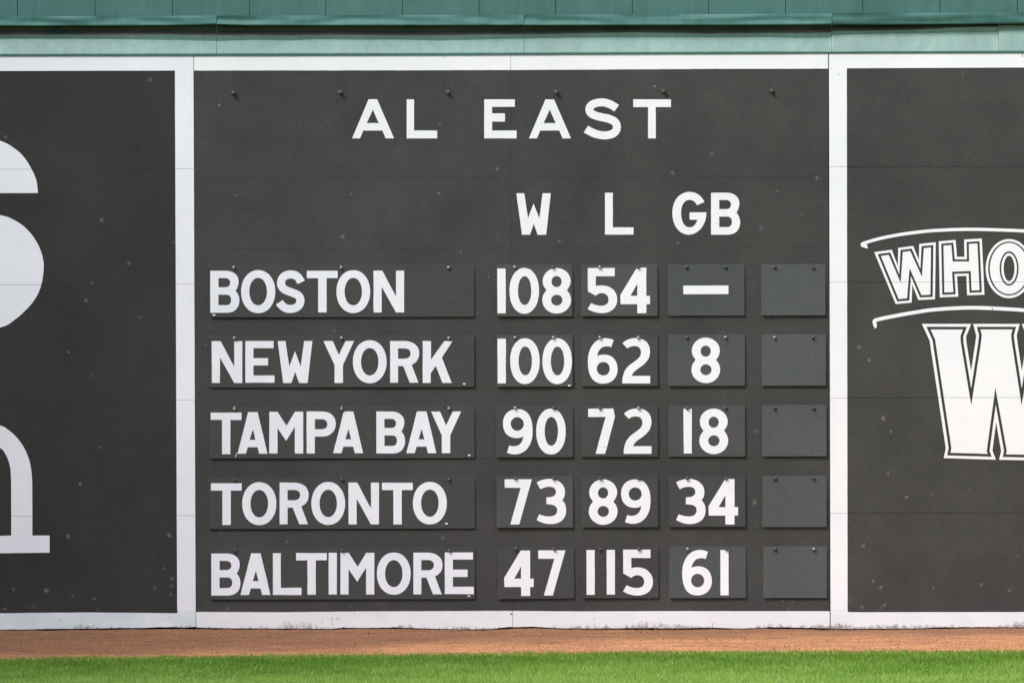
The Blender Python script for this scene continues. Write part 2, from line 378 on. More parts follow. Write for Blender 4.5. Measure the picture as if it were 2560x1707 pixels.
def put_glyph(name, ch, col, row, zx, zy, mat, parent, wd=None, hd=None, Y=-.0009, yf=None, joints=()):
    t = tri_of(glyph_px(ch, col, row, zx, zy, wd, hd))
    return slab(name, cut_joints(t, joints), mat, parent, Y, .0008, yf)

# ------------------------------------------------------------------ ground, warning track
ground_z = at(1280, 1573).z
GZ = ground_z - .004
_fy = [(-1400, -.006), (-2.0, -.006), (-1.6, -.05), (3, -.05)]
fld = link_mesh('field', [(x, y, GZ + z) for y, z in _fy for x in (-900, 900)], [(0, 1, 3, 2), (2, 3, 5, 4), (4, 5, 7, 6)], M['turf']); tag(fld, kind='structure')
edge_tab = [(pz(c, 3, x, y + 27)) for c, x, y in ((0, 0, 1322), (0, 700, 1316), (0, 1500, 1306), (0, 2350, 1296), (1, 900, 1290), (1, 2350, 1275), (2, 1200, 1266), (2, 2350, 1259), (3, 1200, 1258), (3, 2350, 1255))]
edge_pts = [(ground(x, y, GZ).x, ground(x, y, GZ).y) for x, y in edge_tab]
sl_l = (edge_pts[1][1] - edge_pts[0][1]) / (edge_pts[1][0] - edge_pts[0][0])
edge_pts = [(-14, edge_pts[0][1] - 2.6)] + edge_pts + [(14, edge_pts[-1][1] + .3)]
def edge_y(x): return lerp_tab(edge_pts, x)
base_z = [(pz(c, 3, x, y + 8)) for c, x, y in ((0, 0, 1079), (0, 450, 1079), (0, 900, 1073), (0, 1300, 1068), (0, 1700, 1066), (0, 1900, 1068), (0, 2350, 1070), (1, 690, 1072), (1, 850, 1066), (1, 1250, 1064), (1, 1700, 1074), (1, 2100, 1078), (1, 2340, 1064),
          (2, 200, 1058), (2, 400, 1067), (2, 800, 1071), (2, 1500, 1074), (2, 1800, 1068), (2, 2100, 1070), (2, 2350, 1063), (3, 200, 1066), (3, 560, 1074), (3, 1000, 1075), (3, 1400, 1068), (3, 1900, 1058), (3, 2350, 1058))]
base_xz = [(at(x, y, -.02).x, at(x, y, -.02).z) for x, y in base_z]
nx, ny = 520, 90
xs = np.linspace(-9, 9, nx); V = []; Fc = []
for j in range(ny):
    v = (j / (ny - 1))
    for i, x in enumerate(xs):
        ye = edge_y(x) - .12
        y = .04 + (ye - .04) * v**1.6
        k = math.exp(-max(0, -y) / .22)
        z = GZ + (lerp_tab(base_xz, x) - GZ) * k + .004 * noise.noise(Vector((x * 1.3, y * 1.3, 0))) * min(1, -y / .3 if y < 0 else 0) + .0035 * noise.noise(Vector((x * 14, y * 9, 3)))
        if y < 0: z += .002 * math.sin(y * 26 + .5 * noise.noise(Vector((x, y, 1))))
        V.append((x, y, z))
for j in range(ny - 1):
    for i in range(nx - 1):
        a = j * nx + i; Fc.append((a, a + nx, a + nx + 1, a + 1))
trk = link_mesh('warning_track', V, Fc, M['clay'], smooth=True); tag(trk, kind='structure')

def np_mesh(name, co, faces_flat, loop_start, loop_total, mat, tint):
    me = bpy.data.meshes.new(name)
    me.vertices.add(len(co)); me.vertices.foreach_set('co', co.astype(np.float32).ravel())
    me.loops.add(len(faces_flat)); me.loops.foreach_set('vertex_index', faces_flat.astype(np.int32))
    me.polygons.add(len(loop_start)); me.polygons.foreach_set('loop_start', loop_start.astype(np.int32)); me.polygons.foreach_set('loop_total', loop_total.astype(np.int32))
    me.update(calc_edges=True)
    a = me.attributes.new('tint', 'FLOAT', 'POINT'); a.data.foreach_set('value', tint.astype(np.float32))
    me.materials.append(mat); o = bpy.data.objects.new(name, me); COL.objects.link(o); return o

ex = np.array([p[0] for p in edge_pts]); ey = np.array([p[1] for p in edge_pts])
def patch(x, y, s=1.0):
    return (np.sin(x * 1.7 * s + 1.3 * np.sin(y * 1.1 * s)) + np.sin(y * 2.3 * s + 1.1 * np.sin(x * 1.9 * s + 2)) + .7 * np.sin(x * 5.1 * s - y * 3.7 * s + 1) + .5 * np.sin(x * 11.3 * s + y * 9.1 * s)) / 3.2
# crumbs on the track
nc = 36000
cx = rng.uniform(-4.6, 4.6, nc); u = rng.random(nc); ye = np.interp(cx, ex, ey); cy = -.01 + (ye - .05) * u
sz = rng.uniform(.0014, .0036, nc) * (1 + .8 * (rng.random(nc) > .96))
octv = np.array([(1, 0, 0), (0, 1, 0), (-1, 0, 0), (0, -1, 0), (0, 0, .8), (0, 0, -.8)], float)
jit = 1 + rng.uniform(-.35, .35, (nc, 6, 3))
co = octv[None] * jit * sz[:, None, None] + np.stack([cx, cy, np.full(nc, GZ + .002)], 1)[:, None, :]
bz = np.interp(cx, [p[0] for p in base_xz], [p[1] for p in base_xz]); co[:, :, 2] += ((bz - GZ) * np.exp(cy / .22))[:, None]
tf = np.array([(0, 1, 4), (1, 2, 4), (2, 3, 4), (3, 0, 4), (1, 0, 5), (2, 1, 5), (3, 2, 5), (0, 3, 5)])
ff = (tf[None] + (np.arange(nc) * 6)[:, None, None]).reshape(-1)
tint = np.repeat(np.clip(rng.normal(.5, .25, nc), 0, 1), 6)
o = np_mesh('clay_crumbs', co.reshape(-1, 3), ff, np.arange(nc * 8) * 3, np.full(nc * 8, 3), M['crumb'], tint)
tag(o, 'loose reddish brown clay crumbs strewn over the warning track', 'gravel', kind='stuff')
# grass
nb = 520000
gx = rng.uniform(-4.5, 4.5, nb); dpt = rng.uniform(0, 5.4, nb) ** 1.0
gy = np.interp(gx, ex, ey) + .03 * np.sin(gx * 9 + 2 * np.sin(gx * 3.1)) + .02 * np.sin(gx * 31) + rng.normal(0, .035, nb) - dpt
pt = patch(gx, gy); pt2 = patch(gx + 7, gy - 3, 3.1)
h = rng.uniform(.014, .029, nb) * (1 + .10 * pt + .08 * pt2)
ang = rng.uniform(0, 2 * np.pi, nb); wdt = rng.uniform(.0009, .0018, nb)
band = np.clip((dpt - .5 + .25 * pt) / 1.3, 0, 1)                     # mown one way along the edge, the other way beyond it
lean = rng.normal(0, .38, (nb, 2)); lean[:, 1] += -.25 + .75 * band + .12 * pt2
px_, py_ = np.cos(ang) * wdt, np.sin(ang) * wdt
z0 = np.full(nb, GZ - .004)
def P(fx, hz, wv):
    return np.stack([gx + lean[:, 0] * h * fx + px_ * wv, gy + lean[:, 1] * h * fx + py_ * wv, z0 + h * hz], 1)
co = np.stack([P(0, 0, -1), P(0, 0, 1), P(.35, .6, .8), P(.35, .6, -.8), P(1, 1, 0)], 1)
base = np.arange(nb) * 5
quad = base[:, None] + np.array([0, 1, 2, 3]); tri = base[:, None] + np.array([3, 2, 4])
fl = np.concatenate([quad, tri], 1).reshape(-1)
ls = (np.arange(nb)[:, None] * 7 + np.array([0, 4])).reshape(-1); lt = np.tile([4, 3], nb)
tn = np.clip(rng.normal(.44, .17, nb) + .10 * pt + .07 * pt2 - .14 * (1 - band) + .04, 0, .9); tn[rng.random(nb) > .985] = .98
tint = np.repeat(tn, 5)
o = np_mesh('grass', co.reshape(-1, 3), fl, ls, lt, M['grass'], tint)
tag(o, 'mown bright green outfield grass in front of the clay track', 'grass', kind='stuff')

# ------------------------------------------------------------------ boards
def roll_line(y_left): return (y_left, y_left - 8.3)
TOP = (140.9, 133.2)                                        # board top edge at x = 0 and 2560
def line(l_, x): return l_[0] + (l_[1] - l_[0]) * x / 2560
bot_tab = [(pz(c, 3, x, y)) for c, x, y in ((0, -4000, 1076), (0, 0, 1077), (0, 300, 1074), (0, 450, 1069), (0, 800, 1069), (0, 1050, 1061), (0, 1300, 1061), (0, 1500, 1052), (0, 1700, 1057), (0, 1797, 1051), (0, 1799, 1057), (0, 1900, 1061), (0, 2350, 1066),
          (1, 600, 1069), (1, 690, 1070), (1, 800, 1059), (1, 1000, 1061), (1, 1250, 1056), (1, 1500, 1065), (1, 1700, 1071), (1, 1900, 1074), (1, 2150, 1074), (1, 2250, 1060), (1, 2338, 1050),
          (2, 0, 1054), (2, 200, 1049), (2, 400, 1063), (2, 750, 1067), (2, 1200, 1061), (2, 1500, 1066), (2, 1800, 1058), (2, 2100, 1067), (2, 2350, 1058), (3, 0, 1054), (3, 300, 1058), (3, 560, 1066),
          (3, 600, 1071), (3, 1000, 1071), (3, 1400, 1066), (3, 1550, 1056), (3, 1900, 1053), (3, 2350, 1057), (3, 6000, 1052))]
def bot(x):
    y = lerp_tab(bot_tab, x)
    return y + 1.0 * noise.noise(Vector((x * .045, 1, 0))) + 1.3 * max(0, noise.noise(Vector((x * .16, 4, 0)))) * -1
def xs_between(a, b, step=5):
    k = max(1, int(abs(b - a) / step)); return [a + (b - a) * i / k for i in range(k + 1)]
def left_edge(y): return 484.3 + (y - 178) * (489.8 - 484.3) / 1354      # joint between the left and the middle bay
def right_edge(y): return 2071.3 + (y - 170) * (2075.3 - 2071.3) / 1361
GAP = .5

JL = [(423.6, 416.0), (712.3, 704.2), (1000.8, 993.2), (1289.6, 1281.6)]
JM = [(448.6, 440.4), (624.5, 616.3), (799.6, 791.4), (974.6, 967), (1150.6, 1142.6), (1327, 1319.6)]

def bay_poly(xa, xb, ytop, ybot, segs=None):
    """a sheet between two side edges (functions of y) and two top/bottom lines (functions of x)"""
    pts = []
    ta, tb = xa(ytop(1280)), xb(ytop(1280)); ba, bb = xa(ybot(1280)), xb(ybot(1280))
    for x in xs_between(ta, tb, 40): pts.append((x, ytop(x)))
    for x in xs_between(bb, ba, 40): pts.append((x, ybot(x)))
    return pts
def sheet_rows(parent, xa, xb, joints, gap_spans=None, GAP=.42, mat=None):
    fs = [lambda x: line(TOP, x)] + [(lambda x, j=j: line(j, x)) for j in joints] + [None]
    for i in range(len(fs) - 1):
        last = fs[i + 1] is None
        def tp(x, f=fs[i], first=(i == 0)):
            g = 0 if first else GAP if (gap_spans is None or any(a < x < b for a, b in gap_spans)) else 0
            return f(x) + g
        def bt(x, f=fs[i + 1]):
            if f is None: return bot(x)
            g = GAP if (gap_spans is None or any(a < x < b for a, b in gap_spans)) else 0
            return f(x) - g
        ta, tb, ba, bb = xa(tp(1280)), xb(tp(1280)), xa(bt(1280)), xb(bt(1280))
        def xsamp(a, b, stp):
            v = set(xs_between(a, b, stp))
            if gap_spans:
                for s in gap_spans:
                    for q in s:
                        for e in (q - .3, q + .3):
                            if min(a, b) < e < max(a, b): v.add(e)
            return sorted(v, reverse=a > b)
        p = [(x, tp(x)) for x in xsamp(ta, tb, 60)] + [(x, bt(x)) for x in xsamp(bb, ba, 4 if last else 60)]
        slab('panel', tri_of([p]), mat or M['board'], parent, 0.0, .018)

def band(parent, name, p, mat, joints=(), amp=.35, seed=0., Y=-.0009, holes=()):
    return slab(name, cut_joints(tri_of([densify(p, 10, amp, seed)] + [list(h) for h in holes]), joints), mat, parent, Y, .0008)

def scuffs(parent, marks, Y=-.0022):
    verts, faces, cov = [], [], []
    for x, y, r, a in marks:
        asp = random.uniform(.75, 1.3); rot = random.uniform(0, 3)
        c0 = len(verts); verts.append(at(x, y, Y)); cov.append(a * .75)
        for ring, cv in ((.45, a * .42), (1.0, 0)):
            for k in range(12):
                t = k * math.pi / 6; rr = r * ring * random.uniform(.8, 1.2)
                dx, dy = rr * math.cos(t) * asp, rr * math.sin(t)
                verts.append(at(x + dx * math.cos(rot) - dy * math.sin(rot), y + dx * math.sin(rot) + dy * math.cos(rot), Y)); cov.append(cv)
        for k in range(12):
            q = (k + 1) % 12
            faces.append((c0, c0 + 1 + q, c0 + 1 + k)); faces.append((c0 + 1 + k, c0 + 1 + q, c0 + 13 + q, c0 + 13 + k))
    o = link_mesh('ball_marks', verts, faces, M['scuff'], parent)
    a_ = o.data.attributes.new('cover', 'FLOAT', 'POINT'); a_.data.foreach_set('value', cov)
    o['kind'] = 'stuff'; return o
def disc(parent, name, x, y, r, mat, Y=-.002):
    return slab(name, [ell(x, y, r, r, 10)], mat, parent, Y, .0008)

# ---- middle bay: the standings board
bm_ = empty('standings_board', at(1280, 1573))
tag(bm_, 'dark grey AL EAST standings board with white bands above and below', 'scoreboard')
# gaps of horizontal joints stop short of the uprights, as on the real board
spans = [(532, 1255), (1306, 1661), (1692, 2046)]
MIDX = lambda y: 1276.9 + (y - 170) * 4.6 / 1361
sheet_rows(bm_, lambda y: left_edge(y) + .3, lambda y: MIDX(y) - .25, JM, spans, .2)
sheet_rows(bm_, lambda y: MIDX(y) + .25, lambda y: right_edge(y) - .9, JM, spans, .2)
mt = [(x, lerp_tab([(484, 177.1), (900, 176.6), (1280, 175.8), (1750, 173), (2071, 172.2)], x)) for x in xs_between(484.9, 1276.4, 40)]
band(bm_, 'top_border', [(484.9, line(TOP, 484) + .2), (1276.4, line(TOP, 1276) + .2)] + mt[::-1], M['white'])
mt2 = [(x, lerp_tab([(1277, 175.8), (1750, 173), (2071, 172.2)], x)) for x in xs_between(1277.3, 2070.1, 40)]
band(bm_, 'top_border', [(1277.3, line(TOP, 1277) + .2), (2070.1, line(TOP, 2071) + .2)] + mt2[::-1], M['white'])
bt_t = [(490, 1528.6), (700, 1529.4), (900, 1527.5), (1280, 1526), (1450, 1527.4), (1700, 1526.6), (2075, 1526.9)]
for a, b2 in ((490.5, 1281.0), (1282.0, 2074.2)):
    up_ = [(x, lerp_tab(bt_t, x) + .4 * noise.noise(Vector((x * .03, 0, 0)))) for x in xs_between(a, b2, 10)]
    lo_ = [(x, bot(x) - .15) for x in xs_between(b2, a, 4)]
    slab('bottom_border', tri_of([up_ + lo_]), M['white_low'], bm_, -.0009, .0008)
for g, c, x in (('wA', 1, 881), ('wL', 1, 1383), ('wE', 1, 2095), ('wA', 2, 155), ('wS', 2, 660), ('wT', 2, 1113)):
    put_glyph('letter', g, c, 0, x, 914 if g != 'wS' else 907, M['white'], bm_, hd=None)
for g, c, x, y in (('W', 2, 41, 207), ('L', 2, 853, 203), ('G', 2, 1472, 195), ('B', 2, 1827, 202)):
    put_glyph('letter', g, c, 1, x, y, M['white'], bm_)
scuffs(bm_, [(*pz(c, r, x, y), s * K, a) for c, r, x, y, s, a in (
    (0, 0, 2015, 968, 24, .9), (1, 0, 1688, 1138, 20, .55), (1, 0, 2215, 1550, 26, .6), (2, 0, 1310, 795, 26, .9), (2, 0, 1835, 1415, 26, .5), (1, 1, 875, 218, 18, .6), (1, 1, 1675, 207, 22, .8),
    (1, 1, 795, 603, 26, .8), (1, 1, 1880, 740, 20, .5), (0, 1, 2168, 226, 14, .8), (2, 1, 1473, 20, 24, .6), (2, 1, 428, 647, 20, .5), (2, 1, 1522, 660, 20, .6), (3, 1, 85, 187, 16, .7), (3, 1, 303, 400, 16, .6), (3, 1, 450, 68, 22, .7),
    (2, 1, 2290, 525, 30, .35), (1, 1, 722, 1470, 20, .45), (1, 1, 2133, 977, 14, .7), (1, 1, 1988, 862, 12, .8), (0, 1, 1925, 866, 14, .6), (0, 1, 1932, 1513, 14, .7), (1, 1, 1995, 1510, 20, .5), (0, 2, 1889, 33, 12, .8),
    (2, 2, 268, 522, 12, .5), (2, 2, 2240, 820, 30, .35), (2, 2, 2228, 1475, 30, .7), (1, 2, 400, 500, 30, .25), (0, 3, 2030, 197, 24, .5), (0, 3, 2087, 885, 24, .6), (1, 3, 283, 270, 26, .4), (1, 3, 1715, 238, 30, .4),
    (1, 3, 566, 340, 18, .5), (1, 3, 868, 860, 24, .4), (2, 3, 1528, 220, 12, .7), (3, 3, 135, 812, 18, .7), (3, 3, 222, 822, 12, .8), (3, 3, 183, 893, 20, .5), (0, 2, 1930, 597, 12, .6), (2, 0, 720, 700, 14, .3), (1, 0, 1305, 1395, 22, .3), (1, 3, 757, 130, 22, .3))])
for c, r, x, y, s in ((1, 0, 1733, 527, 4), (1, 0, 965, 513, 5), (1, 3, 908, 927, 4), (1, 3, 2343, 932, 8), (2, 3, 755, 977, 5)):
    disc(bm_, 'nail_hole', *pz(c, r, x, y), s * K, M['core'], -.0019)

for q in (((1, 696, 958), (1, 699, 958), (1, 699, 1035), (1, 696, 1035)), ((1, 728, 973), (1, 766, 976), (1, 766, 980), (1, 728, 978)), ((1, 608, 1000), (1, 612, 1000), (1, 612, 1010), (1, 608, 1010)), ((2, 1838, 1015), (2, 1841, 1012), (2, 1842, 1050), (2, 1839, 1050))):
    slab('crack', [[pz(c, 3, x, y) for c, x, y in q]], M['core'], bm_, -.0014, .0005)
# pegs: one mesh, copied
def lathe(prof, k=14):
    v, f = [], []
    for y, r in prof:
        for i in range(k): v.append((r * math.cos(2 * math.pi * i / k), y, r * math.sin(2 * math.pi * i / k)))
    for j in range(len(prof) - 1):
        for i in range(k): a, b = j * k + i, j * k + (i + 1) % k; f.append((a, b, b + k, a + k))
    f.append(tuple(range((len(prof) - 1) * k, len(prof) * k))); return v, f
def peg_mesh(name, L, rb, rs, mat):
    pr = [(.002, rs * 1.9), (-.002, rs * 1.9), (-.002, rs), (-(L - rb * 1.5), rs)]
    pr += [(-(L - rb) + rb * .95 * math.sin(t), rb * math.cos(t)) for t in (1.15, .8, .4, 0, -.4, -.8, -1.2)] + [(-(L - rb) - rb, rb * .05)]
    v, f = lathe(pr); me = bpy.data.meshes.new(name); me.from_pydata(v, [], f); me.materials.append(mat); me.update(); me.polygons.foreach_set('use_smooth', [True] * len(f)); return me
me_short = peg_mesh('peg', .032, .0105, .0085, M['steel_dark'])
me_bright = peg_mesh('peg', .027, .0105, .0075, M['steel'])
me_dark = peg_mesh('peg', .027, .0105, .0075, M['steel_dark'])
def put_peg(me, col, row, x, y, back=0.03):
    px, py = pz(col, row, x, y)
    o = bpy.data.objects.new('peg', me); COL.objects.link(o); o.parent = bm_
    p = at(px, py, -.025); o.location = Vector((p.x, 0.0, p.z)) - Vector(bm_.location)
    o.rotation_euler = (random.uniform(-.05, .05), random.uniform(0, 6), random.uniform(-.05, .05))
for c, x, y in ((0, 2143, 857), (1, 775, 853), (1, 1765, 853), (2, 408, 850), (2, 1393, 842), (3, 35, 838)): put_peg(me_short, c, 0, x, y)
rows_pegs = {0: (1, 888, 885), 1: (1, 1535, 1530), 2: (2, 615, 609), 3: (2, 1266, 1254), 4: (3, 352, 339)}
for r, (tr_, yn, yd) in rows_pegs.items():
    dx = (0, 3, 6, 7, 11)[r]
    for c, x in ((0, 2148), (1, 783), (1, 1767)): put_peg(me_bright if r < 3 else me_dark, c, tr_, x + dx * .8, yn)
    for j, (c, x) in enumerate(((2, 25), (2, 377), (2, 803), (2, 1157), (2, 1603), (2, 1957), (3, 57), (3, 410))):
        brt = (r, j) in {(0, 0), (1, 0), (1, 1), (1, 2), (1, 3), (1, 5), (1, 6), (2, 3), (4, 4), (4, 7), (2, 0), (0, 2)}
        put_peg(me_bright if brt else me_dark, c, tr_, x + dx * .9, yd)

# ---- hanging plates
def rrect(x0, y0, x1, y1, r=5, k=4):
    out = []
    for cx_, cy_, a0 in ((x1 - r, y0 + r, -90), (x1 - r, y1 - r, 0), (x0 + r, y1 - r, 90), (x0 + r, y0 + r, 180)):
        for i in range(k + 1):
            a = math.radians(a0 + 90 * i / k); out.append((cx_ + r * math.cos(a), cy_ + r * math.sin(a)))
    return out
def plate(name, label, cat, group, x0, y0, x1, y1, mat, glyphs, gname, gmat, top=.003, bottom=.009, skew=0., r=5, extras=(), bow=0.):
    root = empty(name, at((x0 + x1) / 2, y1, -bottom)); tag(root, label, cat, group)
    def yf(px, py): return -(top + (bottom - top) * (py - y0) / (y1 - y0)) - .004 + bow * ((px - (x0 + x1) / 2) / (x1 - x0) * 2)
    sk = lambda p: [(x, y + skew * (x - (x0 + x1) / 2)) for x, y in p]
    slab('plate', tri_of([sk(rrect(x0, y0, x1, y1, r))]), mat, root, yf=yf, thick=.004)
    for g in glyphs:
        ch, c, rw, x, y = g[:5]; wd = g[5] if len(g) > 5 else None; hd = g[6] if len(g) > 6 else None
        put_glyph(gname, ch, c, rw, x, y, gmat, root, wd, hd, yf=lambda px, py: yf(px, py) - .0008)
    for kind_, pts, m_ in extras:
        slab(kind_, [pts], m_, root, yf=lambda px, py: yf(px, py) - .0009, thick=.0007)
    return root
def tagrect(c, r, x, y, wz=24, hz=11, t=.0):
    x, y = pz(c, r, x, y); a, b_ = wz * K / 2, hz * K / 2
    return [(x - a, y - b_ + t), (x + a, y - b_ - t), (x + a, y + b_ - t), (x - a, y + b_ + t)]

names = [
 ('BOSTON', 'topmost', (525.3, 661.5, 1185.6, 792.4), [('B', 0, 1, 1930, 918), ('O', 0, 1, 2213, 912, 314), ('S', 1, 1, 185, 915), ('T', 1, 1, 467, 918), ('O', 1, 1, 738, 912), ('N', 1, 1, 1078, 917)], [('sticker', tagrect(0, 1, 1964, 1323), M['white'])]),
 ('NEW YORK', 'second', (523.7, 838, 1185.6, 967.6), [('N', 0, 1, 1943, 1563), ('E', 0, 1, 2252, 1562), ('W', 1, 1, 199, 1562, 318, 384), ('Y', 1, 1, 620, 1562, 280, 384), ('O', 1, 1, 889, 1555), ('R', 1, 1, 1231, 1562), ('K', 1, 1, 1530, 1562)],
    [('sticker', tagrect(1, 2, 1911, 387), M['white']), ('scratch', [pz(1, 2, 1870, 175), pz(1, 2, 1938, 164), pz(1, 2, 1936, 170), pz(1, 2, 1898, 176)], M['plate_blue'])]),
 ('TAMPA BAY', 'third', (522.6, 1016, 1186.3, 1145), [('T', 0, 2, 1934, 650), ('A', 0, 2, 2180, 645), ('M', 1, 2, 122, 642), ('P', 1, 2, 465, 640), ('A', 1, 2, 708, 640), ('B', 1, 2, 1105, 640, 263), ('A', 1, 2, 1380, 640), ('Y', 1, 2, 1607, 640)],
    [('sticker', tagrect(1, 2, 1957, 1040), M['white']), ('scratch', [pz(0, 2, 2156, 1058), pz(0, 2, 2163, 1058), pz(0, 2, 2178, 1015), pz(0, 2, 2171, 1022)], M['white_low'])]),
 ('TORONTO', 'fourth', (522.8, 1191.5, 1186.8, 1321), [('T', 0, 2, 1937, 1298), ('O', 0, 2, 2223, 1288, 314), ('R', 1, 2, 217, 1292), ('O', 1, 2, 508, 1286), ('N', 1, 2, 848, 1292), ('T', 1, 2, 1157, 1293), ('O', 1, 2, 1440, 1285, 312, 390)], [('sticker', tagrect(1, 3, 1748, 103), M['white'])]),
 ('BALTIMORE', 'lowest', (524.5, 1367.5, 1187.5, 1497.2), [('B', 0, 3, 1940, 378), ('A', 0, 3, 2208, 376), ('L', 1, 3, 155, 375), ('T', 1, 3, 368, 373), ('I', 1, 3, 667, 371), ('M', 1, 3, 775, 371), ('O', 1, 3, 1110, 368, None, 388), ('R', 1, 3, 1445, 370), ('E', 1, 3, 1733, 368)], [('sticker', tagrect(1, 3, 1954, 768), M['white_low'])]),
]
for i, (nm, pos, box, gl, ex_) in enumerate(names):
    plate('name_plate', 'long dark plate lettered %s in white, %s of the team plates' % (nm, pos), 'name plate', 'team name plates hung on the standings board',
          *box, M['plate'], gl, 'letter', M['white_name_shade'], r=4.5, extras=ex_, skew=-.0022, bow=-.002 if i in (1,) else .001)
num = [  # label text, column word, row team, tile-coloured material, (x0,y0,x1,y1) px, glyphs, skew
 ('108', 'W', 'BOSTON', 'plate_grey', (1240.5, 661.5, 1431.3, 790.6), [('1', 1, 1, 2215, 898), ('0', 2, 1, -23, 892), ('8', 2, 1, 279, 893)]),
 ('54', 'L', 'BOSTON', 'plate_grey', (1452.4, 661.2, 1643.8, 789.8), [('5', 2, 1, 694, 893), ('4', 2, 1, 995, 890)]),
 ('100', 'W', 'NEW YORK', 'plate_grey', (1240.8, 837.0, 1431.8, 966.0), [('1', 1, 1, 2217, 1540), ('0', 2, 1, -17, 1536), ('0', 2, 1, 279, 1537)]),
 ('62', 'L', 'NEW YORK', 'plate', (1452.4, 836.4, 1644.2, 964.9), [('6', 2, 1, 696, 1536), ('2', 2, 1, 1012, 1535)]),
 ('8', 'GB', 'NEW YORK', 'plate_faded', (1670.2, 836, 1862.4, 964.3), [('8', 2, 1, 1648, 1531)]),
 ('90', 'W', 'TAMPA BAY', 'plate', (1241, 1013.6, 1432.6, 1142.6), [('9', 1, 2, 2267, 617, 273), ('0', 2, 2, 222, 614)]),
 ('72', 'L', 'TAMPA BAY', 'plate', (1453.5, 1013.2, 1644.8, 1141.3), [('7c', 2, 2, 700, 612), ('2', 2, 2, 1025, 612)]),
 ('18', 'GB', 'TAMPA BAY', 'plate_grey', (1671, 1012.8, 1862.9, 1140.8), [('1', 2, 2, 1574, 615), ('8', 2, 2, 1721, 614)]),
 ('73', 'W', 'TORONTO', 'plate_grey', (1241.3, 1190, 1432.8, 1318.2), [('7', 1, 2, 2282, 1262), ('3', 2, 2, 226, 1258)]),
 ('89', 'L', 'TORONTO', 'plate', (1453.5, 1189.5, 1645, 1317.3), [('8', 2, 2, 706, 1262), ('9', 2, 2, 1001, 1262, 271, 408)]),
 ('34', 'GB', 'TORONTO', 'plate', (1671.3, 1189.2, 1863.4, 1316.4), [('3', 2, 2, 1506, 1258), ('4', 2, 2, 1804, 1259)]),
 ('47', 'W', 'BALTIMORE', 'plate', (1244, 1367.5, 1435.3, 1495.8), [('4', 1, 3, 2278, 350, 271, 417), ('7', 2, 3, 240, 349)]),
 ('115', 'L', 'BALTIMORE', 'board', (1455.8, 1367, 1646.4, 1494.3), [('1', 2, 3, 683, 346), ('1', 2, 3, 868, 344), ('5', 2, 3, 1019, 342, 275, 421)]),
 ('61', 'GB', 'BALTIMORE', 'plate_faded', (1672.2, 1365.8, 1864.8, 1494), [('6', 2, 3, 1562, 345), ('1', 2, 3, 1912, 345, None, 416)]),
]
for k, (tx, cw, tm, mt_, box, gl) in enumerate(num):
    plate('number_plate', 'grey plate painted %s, hanging in the %s column beside %s' % (tx, cw, tm), 'number plate', 'number plates hung on the standings board', *box,
          M[mt_], gl, 'numeral', M['white_digit'], skew=(-.010 if tx == '47' else -.0028), r=3.2, top=.003 + .002 * random.random(), bottom=.010 + .006 * random.random(), bow=random.uniform(-.002, .002),
          extras=[('sticker', tagrect(2, 2, 525, 402), M['white'])] if tx == '100' else ([('chip', [pz(2, 2, 840, 962), pz(2, 2, 858, 966), pz(2, 2, 857, 971), pz(2, 2, 845, 966)], M['plate']), ('chip', [pz(2, 2, 852, 1010), pz(2, 2, 858, 1000), pz(2, 2, 866, 998), pz(2, 2, 861, 1004)], M['plate'])] if tx == '72' else ()))
dp = plate('number_plate', 'grey plate painted with one dash, hanging in the GB column beside BOSTON', 'number plate', 'number plates hung on the standings board', 1669.5, 660.6, 1861.3, 788.9, M['plate_faded'], [], 'dash', M['white'], skew=-.0028, r=3)
slab('dash', tri_of([densify([pz(2, 1, 1572, 1054), pz(2, 1, 1987, 1053), pz(2, 1, 1987, 1131), pz(2, 1, 1573, 1133)], 9, .12)]), M['white'], dp, yf=lambda px, py: -(.003 + .006 * (py - 660.6) / 128.3) - .0048, thick=.0008)
for k, (tm, x0, x1, y0, y1) in enumerate((('BOSTON', 1903.2, 2063.9, 660.2, 788.4), ('NEW YORK', 1904.2, 2065, 835.6, 963.8), ('TAMPA BAY', 1905.3, 2066.3, 1012, 1140), ('TORONTO', 1905.9, 2066.4, 1188.9, 1316.7), ('BALTIMORE', 1907.7, 2067.2, 1364.8, 1493.8))):
    plate('blank_plate', 'unpainted slate grey plate at the right end of the %s row' % tm, 'blank plate', 'blank plates hung on the standings board', x0, y0, x1, y1, M['plate_blue'], [], 'x', None, skew=-.0028, r=3.2, top=.003, bottom=.011 + .004 * random.random(), bow=random.uniform(-.002, .002))

# ---- left bay
bl = empty('advertising_board', at(-430, 1575))
tag(bl, 'dark board with the large white rounded letters S and n, left of the standings board', 'advertising board', 'advertising boards beside the standings')
XL0 = -1344
sheet_rows(bl, lambda y: XL0, lambda y: left_edge(y) - .3, JL, None, .22, M['board_left_shade'])
lt_ = [(x, lerp_tab([(-1344, 181), (0, 178.1), (437, 177.1)], x)) for x in xs_between(XL0, 437.3, 40)]
le2 = lambda y: 437.2 + (y - 178) * (443 - 437.2) / 1354
side = [(le2(y) + .35 * noise.noise(Vector((y * .02, 3, 0))) , y) for y in xs_between(182, 1520, 20)]
lb_t = [(-1344, 1534), (0, 1532), (200, 1530), (380, 1531.2), (443, 1532)]
outline = [(XL0, line(TOP, XL0) + .2), (left_edge(141) - .7, line(TOP, 484) + .2)] + [(left_edge(y) - .7, y) for y in xs_between(200, 1500, 60)] + [(left_edge(1540) - .7, 1526)] + [(443.4, 1526)] + side[::-1] + [(le2(178), lerp_tab([(0, 178.1), (437, 177.1)], 437))] + lt_[::-1]
slab('border', cut_joints(tri_of([outline]), JL), M['white_left_shade'], bl, -.0009, .0008)
